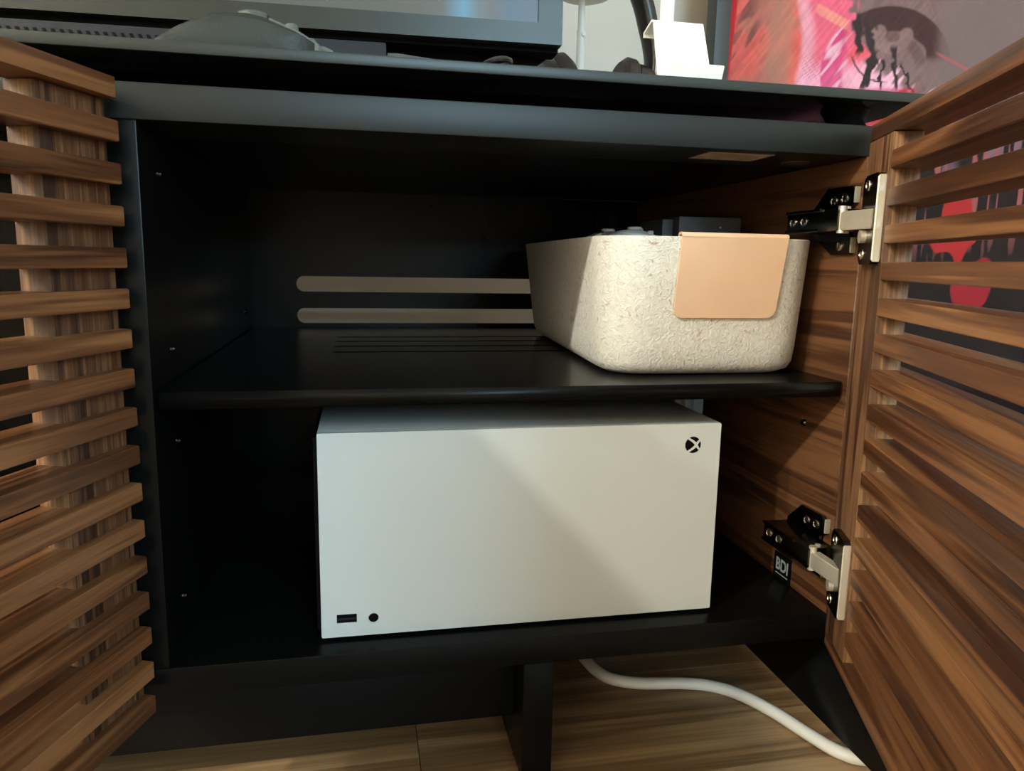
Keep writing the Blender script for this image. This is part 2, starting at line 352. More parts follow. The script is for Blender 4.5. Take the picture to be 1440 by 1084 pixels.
# glass top on hourglass spacers
box('glass_top', 'black_edge', cab, -0.60, 0.534, -0.0100, D+0.01, 0.3885, 0.3955, b=0.0022)
M['edge'] = plain('glass_edge_sheen', (0.015, 0.019, 0.0175), rough=0.35, spec=0.35)  # lighter copy of the black glass, reflected room put into its colour
box('front_edge', 'edge', bpy.data.objects['glass_top'], -0.5995, 0.5335, -0.0125, -0.01005, 0.3886, 0.3954, b=0.0011)
for sx, sy in ((0.487, 0.027), (0.487, 0.42), (-0.50, 0.027), (-0.50, 0.42), (-0.02, 0.42)):
    bm = B(); lathe(bm, [(0.0, 0), (0.0175, 0), (0.0132, 0.0072), (0.0175, 0.0143), (0.0, 0.0143)], (sx, sy, ZRT+0.0001)); obj('spacer', bm, 'gap', cab, True)
# base: stretcher, legs, glides
box('stretcher', 'black', cab, XL+0.05, 0.2432, 0.027, 0.045, -0.0786, ZB-0.0002, b=0.001)
def leg(x0, x1, y0, y1, z0):
    l = box('leg', 'black', cab, x0, x1, y0, y1, z0, ZB-0.0002, b=0.001)
    for yy in (y0+0.035, y1-0.035):
        bm = B(); cyl(bm, ((x0+x1)/2, yy, ZF+0.0005), ((x0+x1)/2, yy, z0-0.0001), 0.011, 0.008); obj('glide', bm, 'gap', l, True)
leg(0.2437, 0.2670, 0.0008, 0.44, -0.1165)
leg(-0.30, -0.277, 0.06, 0.44, -0.1165)
leg(0.5050, 0.5290, -0.115, 0.45, -0.1050)
leg(XL+0.002, XL+0.026, 0.01, 0.45, -0.1050)
# shelf pins and small hardware
for px, yy, zz in ((0.0, 0.0535, 0.209), (0.0, 0.0549, 0.1438), (0.0, 0.0477, 0.030), (0.0, 0.0443, 0.3257), (0.0, 0.4035, 0.211), (W, 0.0502, 0.1453)):
    s = 1 if px == 0 else -1
    bm = B(); lathe(bm, [(0.0030, -0.001), (0.0030, 0.0006), (0.0022, 0.0014), (0.0018, 0.0024), (0, 0.0028)], (px, yy, zz), (s, 0, 0), 14)
    obj('shelf_pin', bm, 'dark_nickel', cab, True)
st = box('sticker', 'sticker', cab, 0.3736, 0.4246, 0.0138, 0.0488, ZRB-0.0004, ZRB-0.0001)
bm = B(); cyl(bm, (0.4615, 0.0464, ZRB-0.0009), (0.4615, 0.0464, ZRB+0.001), 0.0105, n=24); obj('screw_cap', bm, plain('brown_cap', (0.11, 0.07, 0.055), 0.5), cab)
bm = B(); lathe(bm, [(0.0155, 0), (0.0155, 0.002), (0.013, 0.003), (0.0115, 0.0022), (0, 0.0022)], (0.4492, D-0.0001, 0.325), (0, -1, 0)); obj('grommet', bm, 'dark_plastic', cab, True)

# doors ------------------------------------------------------------
Z0, PT, SH = 0.3726, 0.02382, 0.01172
TA, TB, SW, DW = 0.0080, 0.0186, 0.051, 0.512     # slat proud of stile, stile thickness, stile width, door width
slat_me = None
def make_door(ox, oy, ang):
    """local +x runs from hinge edge to free edge, local +y is the outer face normal"""
    global slat_me
    d = None
    for a0, a1 in ((0.0, SW), (DW-SW, DW)):
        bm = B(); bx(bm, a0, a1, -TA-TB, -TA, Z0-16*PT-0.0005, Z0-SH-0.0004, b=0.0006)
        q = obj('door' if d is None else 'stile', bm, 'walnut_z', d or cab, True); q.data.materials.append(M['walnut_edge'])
        for p in q.data.polygons:
            if abs(p.normal.x) > 0.8: p.material_index = 1
        d = d or q
    for i in range(17):
        zc = Z0 - i*PT - SH/2
        end = i in (0, 16)
        if slat_me is None or end:
            q = B()
            if end:   # top and bottom rails run the full depth over the stile ends
                bx(q, 0.0, DW, -TA-TB, 0.0, -SH/2, SH/2, b=0.0009)
            else:
                pts = [(0.0, 0.0), (DW, 0.0), (DW, -TA), (DW-SW-0.0001, -TA), (DW-SW-0.0001, -TA-TB+0.0002), (SW+0.0001, -TA-TB+0.0002), (SW+0.0001, -TA), (0.0, -TA)]
                prism(q, pts, lambda a, c, t: (a, c, t), -SH/2, SH/2, b=0.0005)
            s = obj('slat', q, 'walnut_x', d, True)
            if not end: slat_me = s.data
        else:
            s = bpy.data.objects.new('slat', slat_me); COL.objects.link(s); s.parent = d
        s.location = (0, 0, zc)
    # local x -> (-sin a, -cos a), local y -> (cos a, -sin a)
    d.location = (ox, oy, 0); d.rotation_euler = (0, 0, math.atan2(-math.cos(ang), -math.sin(ang)))
    return d
dl = make_door(-0.00523, -0.01679, 0.35222); dl['label'] = 'left slatted door seen from its outer face'
dr = make_door(0.50986, -0.01779, 0.36225); dr['label'] = 'right slatted door seen from its inner face'
RA = 0.36225
def dpt(u, n, z):
    return Vector((0.50986 - u*math.sin(RA) + n*math.cos(RA), -0.01779 - u*math.cos(RA) - n*math.sin(RA), z))
def screw(bm, p, axis, r=0.0036):
    lathe(bm, [(r, 0), (r*0.95, 0.0006), (r*0.55, 0.0011), (r*0.50, 0.0006), (0, 0.0005)], p, axis, 16)
for dz, lab in ((0.0, 'upper concealed door hinge of nickel steel'), (-0.2552, 'lower concealed door hinge of nickel steel')):
    bm = B()   # wing plate on the side wall
    wing = [(0.006, 0.283), (0.030, 0.283), (0.050, 0.295), (0.058, 0.300), (0.058, 0.317), (0.0395, 0.333), (0.010, 0.333), (0.006, 0.329), (0.006, 0.320), (0.012, 0.316), (0.012, 0.299), (0.006, 0.296)]
    prism(bm, wing, lambda a, c, t: (t, a, c+dz), W-0.0040, W-0.0001, b=0.0006)
    h = obj('hinge', bm, 'dark_nickel', cab, True); h['label'] = lab
    for za, zb in ((0.3205, 0.3320), (0.2840, 0.2955)): box('plate_glint', 'nickel', h, W-0.0044, W-0.0001, 0.0040, 0.0058, za+dz, zb+dz, b=0.0006)  # added bright strips that paint the glint along the wing plate's rim
    bm = B(); bx(bm, 0.4635, 0.4860, -0.0095, 0.0560, 0.2990+dz, 0.3150+dz, b=0.0018); obj('arm_body', bm, 'dark_nickel', h, True)
    for zf in (0.2985, 0.3130): box('arm_flange', 'dark_nickel', h, 0.4620, 0.4650, 0.010, 0.0555, zf+dz, zf+0.0025+dz, b=0.0005)
    for xx, yy, zz in ((0.4634, 0.047, 0.307), (0.4634, 0.032, 0.307), (W-0.0041, 0.030, 0.323), (W-0.0041, 0.017, 0.324), (W-0.0041, 0.018, 0.2895)):
        bm = B(); screw(bm, (xx, yy, zz+dz), (-1, 0, 0), 0.0041); obj('screw', bm, 'screw', h, True)
    for xx, yy, rr_ in ((0.4680, -0.0085, 0.0030), (0.4735, -0.0060, 0.0022)):
        bm = B(); cyl(bm, (xx, yy, 0.2975+dz), (xx, yy, 0.3165+dz), rr_); obj('pivot', bm, 'nickel', h, True)
    # link arm from pivot to the door plate
    a0 = Vector((0.4655, -0.0100, 0)); a1 = dpt(0.0405, -0.0325, 0); dv = (a1-a0).normalized(); nv = Vector((dv.y, -dv.x, 0))
    bm = B(); pts = [a0, a1, a1 - 0.0*dv + nv*-0.0075, a0 + nv*-0.0075]
    prism(bm, [(p.x, p.y) for p in pts], lambda a, c, t: (a, c, t), 0.2995+dz, 0.3125+dz, b=0.0006); obj('link_arm', bm, 'nickel', h, True)
    bm = B(); prism(bm, rrect(0.0130, 0.0470, 0.2755+dz, 0.3358+dz, 0.0055), lambda a, c, t: dpt(a, t, c), -TA-TB-0.0001, -TA-TB-0.0050, b=0.0008); dp_ = obj('door_plate', bm, 'dark_nickel', h, True)
    bm = B(); prism(bm, [(0.0455, 0.2790+dz), (0.0478, 0.2775+dz), (0.0478, 0.3340+dz), (0.0455, 0.3325+dz)], lambda a, c, t: dpt(a, t, c), -TA-TB-0.0001, -TA-TB-0.0056, b=0.0006); obj('plate_rim', bm, 'nickel', h, True)
    nd = Vector((-math.cos(RA), math.sin(RA), 0))
    for u, zz in ((0.0235, 0.3290), (0.0225, 0.2825)):
        bm = B(); screw(bm, dpt(u, -TA-TB-0.0050, zz+dz), nd, 0.0040); obj('screw', bm, 'screw', h, True)
    bm = B(); cyl(bm, dpt(0.026, -TA-TB-0.005, 0.2945+dz), dpt(0.026, -TA-TB-0.0085, 0.2945+dz), 0.0045); obj('cam', bm, 'nickel', h, True)
# maker's badge under the lower hinge
bd = box('badge', 'print_black', cab, W-0.0012, W-0.0001, 0.0512, 0.0773, 0.0004, 0.0232, b=0.0003)
mt = Matrix(((0, 0, -1, W-0.0013), (-1, 0, 0, 0.0640), (0, 1, 0, 0.0128), (0, 0, 0, 1)))
text_mesh('lettering', 'BDI', 0.0150, mt, 'print_grey', bd, 0.00005, 0.85)
box('underline', 'print_grey', bd, W-0.00135, W-0.0013, 0.0545, 0.0735, 0.0042, 0.0052)

# ------------------------------------------------------------------ game console
cx, cy, cz = 0.09813, 0.01877, 0.003
con = thing('game_console', 'white box-shaped game console lying on its side on the cabinet floor', 'console', (cx, cy, 0))
CW, CH, CD = 0.301, 0.151, 0.151
cp = (0.0182, 0.0100+0.0, 0.0, 0.0)
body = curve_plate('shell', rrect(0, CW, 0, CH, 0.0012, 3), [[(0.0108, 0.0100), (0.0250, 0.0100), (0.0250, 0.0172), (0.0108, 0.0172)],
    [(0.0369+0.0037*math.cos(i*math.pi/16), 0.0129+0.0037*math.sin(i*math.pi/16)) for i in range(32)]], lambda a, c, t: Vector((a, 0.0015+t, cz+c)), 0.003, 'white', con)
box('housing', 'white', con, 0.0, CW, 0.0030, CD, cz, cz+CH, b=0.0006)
pt = box('usb_port', 'print_black', con, 0.0105, 0.0253, 0.0026, 0.0036, cz+0.0097, cz+0.0175)
box('tongue', 'dark_plastic', pt, 0.0115, 0.0243, 0.0012, 0.0034, cz+0.0122, cz+0.0138)
bm = B(); lathe(bm, [(0.0036, 0), (0.0036, 0.0022), (0.0030, 0.0028), (0, 0.0028)], (0.0369, 0.0031, cz+0.0129), (0, -1, 0)); obj('pair_button', bm, 'print_black', con, True)
# round emblem with a curved cross, turned on its side
lx, lz, lr = 0.3766-cx, 0.1375, 0.0064
bm = B(); cyl(bm, (lx, 0.0002, lz), (lx, -0.00015, lz), lr, n=40); em = obj('emblem', bm, 'print_black', con, False)
bm = B()
def strip(c0, c1, c2, w0, w1, w2, k=10, h=0.0):
    L_, R_ = [], []
    for i in range(k+1):
        t = i/k; p = [(1-t)**2*c0[j] + 2*t*(1-t)*c1[j] + t*t*c2[j] for j in (0, 1)]
        d = [2*(1-t)*(c1[j]-c0[j]) + 2*t*(c2[j]-c1[j]) for j in (0, 1)]; l = math.hypot(*d)
        w = ((1-t)**2*w0 + 2*t*(1-t)*w1 + t*t*w2); nx, nz = -d[1]/l*w, d[0]/l*w
        L_.append((p[0]+nx, p[1]+nz)); R_.append((p[0]-nx, p[1]-nz))
    for i in range(k):
        q = [L_[i], L_[i+1], R_[i+1], R_[i]]
        prism(bm, [(lx+a*lr, lz+c*lr) for a, c in q], lambda a, c, t: (a, t, c), -0.00016, -0.00030-h)
for s in (1, -1):
    strip((-0.62, 0.80*s), (0.12, 0.42*s), (0.44, 0.0), 0.12, 0.14, 0.18, h=0.00002*(s+1))
    strip((0.40, 0.0), (0.55, 0.28*s), (0.82, 0.57*s), 0.18, 0.14, 0.10, h=0.00002*(s+1)+0.00008)
obj('cross', bm, 'white', em)
for fx in (0.03, CW-0.03):
    for fy in (0.025, CD-0.025):
        bm = B(); cyl(bm, (fx, fy, 0.0003), (fx, fy, cz-0.0001), 0.009); obj('foot', bm, 'print_black', con)
box('vent_end', 'print_black', con, -0.0030, -0.0001, 0.006, CD-0.004, cz+0.004, cz+CH-0.004)

# ------------------------------------------------------------------ felt bin
BOT = [(0.3105, 0.0405), (0.4790, 0.0375), (0.4800, 0.385), (0.3340, 0.395)]
RIM = [(0.3020, 0.0240), (0.4820, 0.0225), (0.4865, 0.405), (0.3230, 0.415)]
def quad_ring(t, z, inset, r, n=7):
    P = [Vector(((1-t)*a[0]+t*b[0], (1-t)*a[1]+t*b[1], z)) for a, b in zip(BOT, RIM)]
    c = sum(P, Vector())/4
    Q = []
    for i, p in enumerate(P):
        e1 = (P[(i+1) % 4]-p).normalized(); e0 = (P[(i-1) % 4]-p).normalized(); Q.append(p + (e1+e0)*inset)
    out = []
    for i, p in enumerate(Q):
        e1 = (Q[(i+1) % 4]-p).normalized(); e0 = (Q[(i-1) % 4]-p).normalized(); a, b = p+e0*r, p+e1*r
        for k in range(n+1):
            s = k/n; out.append((1-s)**2*a + 2*s*(1-s)*p + s*s*b)
    return out
ZS = 0.1876; ZR = 0.2930
bn = thing('felt_bin', 'cream felt storage bin with tan leather tag on the upper shelf', 'storage bin', (0.40, 0.2, ZS))
inv = Vector((0.40, 0.2, ZS))
def T(z): return (z-ZS)/(ZR-ZS)
rings = [quad_ring(0, ZS, 0.016, 0.030), quad_ring(0, ZS+0.0008, 0.009, 0.032), quad_ring(T(ZS+0.004), ZS+0.004, 0.003, 0.034), quad_ring(T(ZS+0.010), ZS+0.010, 0.0005, 0.036)]
for k in range(1, 9): rings.append(quad_ring(0.1+0.9*k/8, ZS+(ZR-ZS)*(0.1+0.9*k/8), 0, 0.036+0.010*k/8))
for z, i in ((ZR+0.0006, 0.0016), (ZR, 0.0034), (ZS+0.06, 0.0036), (ZS+0.006, 0.006)): rings.append(quad_ring(T(z), z, i, 0.042))
bm = B(); loft(bm, [[v-inv for v in r] for r in rings]); obj('body', bm, 'felt', bn, True)
# leather tag folded over the front rim
def front(x, z):  # outer surface of the front wall
    t = T(z); a = [Vector(((1-t)*p[0]+t*q[0], (1-t)*p[1]+t*q[1], z)) for p, q in zip(BOT[:2], RIM[:2])]
    s = (x-a[0].x)/(a[1].x-a[0].x); return a[0].y + s*(a[1].y-a[0].y)
bm = B()
tx0, tx1, tz0, tz1 = 0.3600, 0.4430, 0.2335, 0.2945
def ts(x):  # slanted like the sides of the bin
    return x
pts = rrect(tx0, tx1, tz0, tz1, 0.006, 6, (0, 0, 1, 1))
prism(bm, pts, lambda a, c, t: Vector((a + (c-tz0)*0.045*(1 if a > 0.4 else 0.0), front(a, min(c, ZR)) - 0.0006 - t, c)) - inv, 0.0, 0.0016, b=0.0004)
fold = [(-0.0022, 0.2935), (-0.0022, 0.2950), (-0.0010, 0.2966), (0.0020, 0.2970), (0.0045, 0.2962), (0.0058, 0.2945), (0.0060, 0.2700), (0.0048, 0.2700), (0.0046, 0.2940), (0.0030, 0.2954), (0.0010, 0.2955), (-0.0006, 0.2945), (-0.0006, 0.2935)]
yr = front(0.40, ZR)
prism(bm, fold, lambda a, c, t: Vector((t, yr + a, c)) - inv, tx0, tx1+0.0027)
obj('leather_tag', bm, 'leather', bn, True)

# ------------------------------------------------------------------ game controllers
def make_pad(name, label, loc, rz, body_mat, front_mat, s=1.0, tilt=0.0):
    t = thing(name, label, 'controller', loc, rz)
    top = [(0, 0.010), (0.05, 0.018), (0.15, 0.0275), (0.33, 0.0375), (0.5, 0.0392), (0.62, 0.0372), (0.8, 0.0290), (0.93, 0.0200), (1, 0.012)]
    bot = [(0, 0.006), (0.1, 0.003), (0.3, 0.004), (0.6, 0.0075), (0.85, 0.0085), (1, 0.010)]
    def ip(c, x):
        for (a, u), (b, v) in zip(c, c[1:]):
            if x <= b: return u + (v-u)*(x-a)/(b-a)
        return c[-1][1]
    st = [(-0.0755, 0.10, 0.72, 0.45), (-0.074, 0.05, 0.80, 0.75), (-0.069, 0.01, 0.90, 0.93), (-0.060, 0.0, 0.97, 1.0), (-0.047, 0.02, 1.0, 1.0), (-0.036, 0.16, 1.0, 0.98), (-0.026, 0.33, 1.0, 0.97), (0.0, 0.38, 1.0, 0.97)]
    st = st + [(-a, b, c, d) for a, b, c, d in st[-2::-1]]
    rings = []; nn = 22
    for yy, a, b, hsc in st:
        r = []; xs = [a+(b-a)*(0.5-0.5*math.cos(math.pi*i/nn)) for i in range(nn+1)]
        mid = 0.016
        for x in xs: r.append(Vector(((x*0.112-0.056)*s, yy*s, (mid + (ip(top, x)-mid)*hsc)*s)))
        for x in xs[-2:0:-1]: r.append(Vector(((x*0.112-0.056)*s, yy*s, (mid - (mid-ip(bot, x))*hsc)*s)))
        rings.append(r)
    bm = B(); loft(bm, rings); obj('body', bm, body_mat, t, True)
    # front shell over the bumper end, slightly proud
    fr = []
    for yy, a, b, hsc in st:
        if abs(yy) > 0.07: continue
        r = []; xs = [max(a, 0.64) + (b+0.004-max(a, 0.64))*i/10 for i in range(11)]
        for x in xs: r.append(Vector(((x*0.112-0.056)*s, yy*1.012*s, (0.016 + (ip(top, x)-0.016)*hsc + 0.0006)*s)))
        for x in xs[::-1]: r.append(Vector(((x*0.112-0.056)*s, yy*1.012*s, (0.013 + (ip(top, x)-0.016)*hsc*0.4)*s)))
        fr.append(r)
    bm = B(); loft(bm, fr); obj('front_shell', bm, front_mat, t, True)
    for sx, sy in ((0.004, -0.050), (-0.008, 0.028)):
        bm = B(); lathe(bm, [(0.0062*s, 0.026*s), (0.0062*s, 0.0385*s), (0.0098*s, 0.0390*s), (0.0102*s, 0.0415*s), (0.0085*s, 0.0428*s), (0, 0.0415*s)], (sx*s, sy*s, 0)); obj('thumb_stick', bm, front_mat, t, True)
    for sx, sy, zz in ((0.0155, -0.040, 0.0405), (0.0275, -0.049, 0.0375), (0.0275, -0.031, 0.0375), (0.0385, -0.040, 0.0315)):
        bm = B(); lathe(bm, [(0.0044*s, (zz-0.012)*s), (0.0044*s, (zz-0.0005)*s), (0.0036*s, (zz+0.0006)*s), (0, (zz+0.0008)*s)], (sx*s, sy*s, 0)); obj('button', bm, front_mat, t, True)
    for sy in (-0.047, 0.047):
        bm = B()
        rr = [[Vector(((0.046+0.0*k)*s + 0.011*s*math.sin(a)*1.0, (sy + (k-0.5)*0.03)*s, (0.0145 + 0.0085*math.cos(a))*s)) for a in [j*math.pi/6 - 0.3 for j in range(8)]] + [Vector((0.040*s, (sy + (k-0.5)*0.03)*s, 0.010*s))] for k in (0, 1)]
        loft(bm, rr); obj('trigger', bm, front_mat, t, True)
    return t
make_pad('game_controller', 'grey textured game controller lying on the cabinet top before the soundbar', (0.0535, 0.146, 0.3958), 0.0, 'grey_pad', 'pad_front', 1.10)
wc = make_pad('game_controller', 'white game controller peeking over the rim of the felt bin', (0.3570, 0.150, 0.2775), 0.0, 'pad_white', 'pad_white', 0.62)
bm = B(); prism(bm, rrect(0.346, 0.390, 0.100, 0.33, 0.012), lambda a, c, t: Vector((a, c, t)), 0.1945, 0.2770, b=0.002)
tag(obj('storage_case', bm, 'box_grey', None, True), 'flat dark case inside the felt bin under the white controller', 'case')
tb = thing('charger_box', 'dark grey box standing up in the felt bin behind the leather tag', 'box', (0.434, 0.165, 0.1946))
box('body', 'box_grey', tb, -0.0297, 0.0297, -0.035, 0.035, 0.0, 0.1202, b=0.0015)
bm = B(); cyl(bm, (0.0095, -0.0349, 0.1115), (0.0095, -0.0354, 0.1115), 0.0009, n=10); obj('indicator', bm, 'print_grey', tb)
tag(box('slim_box', 'box_grey', None, 0.3930, 0.4035, 0.140, 0.195, 0.1946, 0.3125, b=0.001), 'slim dark box in the felt bin left of the bigger grey box', 'box')

# ------------------------------------------------------------------ things on the cabinet top
ZT = 0.3956
tv = thing('television', 'flat screen television with black bezel above the soundbar', 'television', (-0.05, 0.2565, ZT), -0.0316)
tw, tx1_ = 0.75, 0.374
bm = B(); bz = 0.0842
def rim(x0, x1, z0, z1): bx(bm, x0, x1, -0.001, 0.014, z0, z1)
x0_, x1_ = tx1_-tw, tx1_
bzl = bm; rim(x0_, x1_, bz, bz+0.0190); obj('bezel', bm, 'bezel', tv)
bm = B(); rim(x1_-0.0235, x1_, bz+0.0190, bz+0.44); rim(x0_, x0_+0.0235, bz+0.0190, bz+0.44); rim(x0_, x1_, bz+0.44, bz+0.46); obj('bezel', bm, 'bezel', tv)
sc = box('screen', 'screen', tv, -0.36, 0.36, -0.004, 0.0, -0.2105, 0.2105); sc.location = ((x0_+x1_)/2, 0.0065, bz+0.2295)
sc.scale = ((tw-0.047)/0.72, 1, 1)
box('back_shell', 'gap', tv, x0_+0.001, x1_-0.0005, 0.0142, 0.045, bz-0.0005, bz+0.459, b=0.003)
bm = B(); prism(bm, [(0.0142, bz+0.001), (0.0142, bz-0.0035), (0.040, bz-0.0035), (0.044, bz+0.001)], lambda a, c, t: (t, a, c), x0_+0.001, x1_-0.0005); obj('bottom_lip', bm, 'gap', tv)
bm = B(); prism(bm, [(x0_+0.05, 0.066), (x1_-0.030, 0.066), (x1_-0.004, 0.084), (x1_-0.004, 0.40), (x0_+0.05, 0.40)], lambda a, c, t: (a, t, c), 0.0455, 0.0560); obj('rear_bulge', bm, 'gap', tv)
bm = B(); bx(bm, -0.06, 0.06, 0.0855, 0.105, 0.008, 0.30, b=0.004); obj('stand_neck', bm, 'gap', tv, True)
bm = B(); bx(bm, -0.20, 0.12, 0.085, 0.175, 0.0, 0.008, b=0.002); obj('stand_base', bm, 'gap', tv, True)
# soundbar with a row of slanted vent slots
sb = thing('soundbar', 'long dark soundbar with slanted vent slots under the television', 'soundbar', (-0.11, 0.2385, ZT), -0.0316)
box('body', 'dark_plastic', sb, -0.34, 0.266, 0.0, 0.060, 0.0, 0.0715, b=0.002)
vme = None
for i in range(58):
    xx = -0.325 + i*0.0069
    if xx > 0.085: break
    if vme is None:
        bm = B(); prism(bm, [(0.0, 0.0115), (0.0032, 0.0115), (0.0085, 0.0), (0.0053, 0.0)], lambda a, c, t: (a, t, c), -0.0004, 0.001)
        v = obj('vent_slot', bm, 'gap', sb); vme = v.data
    else:
        v = bpy.data.objects.new('vent_slot', vme); COL.objects.link(v); v.parent = sb
    v.location = (xx, 0, 0.0535)
# slim grey hub and its cable
hb = thing('usb_hub', 'slim grey hub lying beside the soundbar end', 'hub', (0.186, 0.070, ZT))
bm = B(); prism(bm, [(-0.036, 0.0), (0.028, 0.0), (0.038, 0.006), (0.034, 0.0125), (-0.030, 0.0172), (-0.036, 0.0172)], lambda a, c, t: (a, t, c), -0.02, 0.035, b=0.0008); obj('body', bm, 'metal_grey', hb, True)
box('port', 'print_black', hb, -0.028, -0.021, -0.0203, -0.018, 0.0118, 0.0138)
box('label_strip', 'print_black', hb, -0.010, 0.022, -0.0203, -0.018, 0.0095, 0.0115)
bm = B(); pts = [(0.232 + 0.012*math.cos(a)*(1-a*0.01), 0.085 + 0.018*math.sin(a), ZT+0.004 + 0.0012*a*0.9) for a in [k*0.6 for k in range(34)]]
tube(bm, pts, 0.0022, 8, 3); tag(obj('coiled_cable', bm, 'head_plastic', None, True), 'thin black cable coiled at the end of the grey hub', 'cable')
# headphones standing on their cups
hp = thing('headphones', 'black over-ear headphones standing behind the white phone holder', 'headphones', (0.392, 0.364, ZT)); hp.scale = (1.1, 1.0, 1.1)
def arcp(a, rx=0.062, rz=0.105, z=0.095): return (rx*math.cos(a), 0.0, z + rz*math.sin(a))
angs = [math.radians(-12 + 204*i/40) for i in range(41)]
rings = []
for i, a in enumerate(angs):
    p = Vector(arcp(a)); d = Vector((-0.062*math.sin(a), 0, 0.105*math.cos(a))).normalized(); nrm = Vector((-d.z, 0, d.x)) * -1
    th = 0.0040 + 0.0060*max(0.0, min(1.0, (math.sin(a)-0.02)*3)); wd = 0.014 + 0.004*max(0, math.sin(a))
    rings.append([p + nrm*(th*math.cos(q)) + Vector((0, wd*math.sin(q), 0)) for q in [2*math.pi*j/16 for j in range(16)]])
bm = B(); loft(bm, rings); obj('headband', bm, 'head_plastic', hp, True)
for s in (-1, 1):
    ax = Vector((-s, 0, 0.28)).normalized()
    c = Vector((s*0.0525, 0, 0.050))
    bm = B(); lathe(bm, [(0, -0.008), (0.030, -0.008), (0.039, 0.0), (0.0410, 0.010), (0.0405, 0.0165), (0, 0.0165)], c, ax, 36); cu_ = obj('ear_cup', bm, 'head_plastic', hp, True)
    bm = B(); lathe(bm, [(0.0400, 0.0170), (0.0430, 0.0215), (0.0425, 0.0300), (0.0365, 0.0350), (0.0260, 0.0340), (0.0235, 0.0260), (0, 0.0250)], c, ax, 36); obj('ear_pad', bm, 'head_leather', cu_, True)
    bm = B(); tube(bm, [(s*0.0615, 0, 0.085), (s*0.0600, 0, 0.060), (s*0.0575, 0, 0.042)], 0.0052, 10, 6); obj('yoke', bm, 'head_plastic', hp, True)
# white telescopic stand with round dish
ws = thing('dish_stand', 'white telescopic stand with round dish behind the headphones', 'stand', (0.3990, 0.441, ZT)); ws.scale = (1.0, 1.0, 1.125)
bm = B(); lathe(bm, [(0, 0), (0.032, 0), (0.032, 0.004), (0.028, 0.006), (0, 0.006)], (0,0,0)); obj('base', bm, 'white_gloss', ws, True)
bm = B(); cyl(bm, (0, 0, 0.006), (0, 0, 0.140), 0.0050); po = obj('pole', bm, 'white_gloss', ws, True)
bm = B(); cyl(bm, (0, 0, 0.1401), (0, 0, 0.172), 0.0041); obj('pole', bm, 'white_gloss', ws, True)
bm = B(); cyl(bm, (0.002, -0.0045, 0.1355), (0.002, -0.0068, 0.1355), 0.0026); obj('lock_button', bm, 'white_gloss', po, True)
bm = B(); lathe(bm, [(0, 0.170), (0.018, 0.1705), (0.030, 0.174), (0.034, 0.180), (0.033, 0.186), (0, 0.187)], (0.004, 0, 0)); obj('dish', bm, 'white_gloss', ws, True)
# white phone holder
ph = thing('phone_holder', 'white sheet metal phone holder beside the picture frame', 'phone holder', (0.4330, 0.200, ZT))
prof = [(-0.0215, 0.0690), (-0.0195, 0.0690), (-0.0125, 0.0495), (-0.0010, 0.0480), (0.0140, 0.1045), (0.0135, 0.1060), (0.0330, 0.0980), (0.0335, 0.0960), (0.0320, 0.0955), (0.0145, 0.1025), (0.0015, 0.0465), (-0.0140, 0.0475)]
bm = B(); bw = 0.0258
prism(bm, [(-0.0010, 0.0480), (0.0140, 0.1045), (0.0158, 0.1045), (0.0010, 0.0465)], lambda a, c, t: (t + (0.105-c)*0.10*(1 if t > 0 else 0.35), a, c), -bw-0.003, bw-0.004); obj('back_plate', bm, 'white_gloss', ph)
bm = B(); prism(bm, [(0.0140, 0.1047), (0.0158, 0.1047), (0.0350, 0.0985), (0.0350, 0.0940), (0.0335, 0.0940), (0.0335, 0.0972), (0.0140, 0.1030)], lambda a, c, t: (t, a, c), -bw-0.0045, bw-0.004); obj('top_flange', bm, 'white_gloss', ph)
bm = B(); prism(bm, [(0.0008, 0.0463), (-0.0010, 0.0478), (-0.0140, 0.0415), (-0.0220, 0.0590), (-0.0240, 0.0580), (-0.0155, 0.0390)], lambda a, c, t: (t, a, c), -bw+0.003, bw+0.0025, b=0.0005); obj('ledge', bm, 'white_gloss', ph)
bm = B(); prism(bm, [(0.0012, 0.0465), (0.0028, 0.0465), (0.0040, 0.004), (0.0022, 0.004)], lambda a, c, t: (t, a, c), -bw, bw-0.002); obj('foot_plate', bm, 'white_gloss', ph)
box('base', 'white_gloss', ph, -0.034, 0.034, -0.030, 0.060, 0.0, 0.004, b=0.001)
bm = B(); cyl(bm, (-0.004, 0.042, 0.004), (-0.004, 0.042, 0.26), 0.0070); obj('pole', bm, 'white_gloss', ph, True)

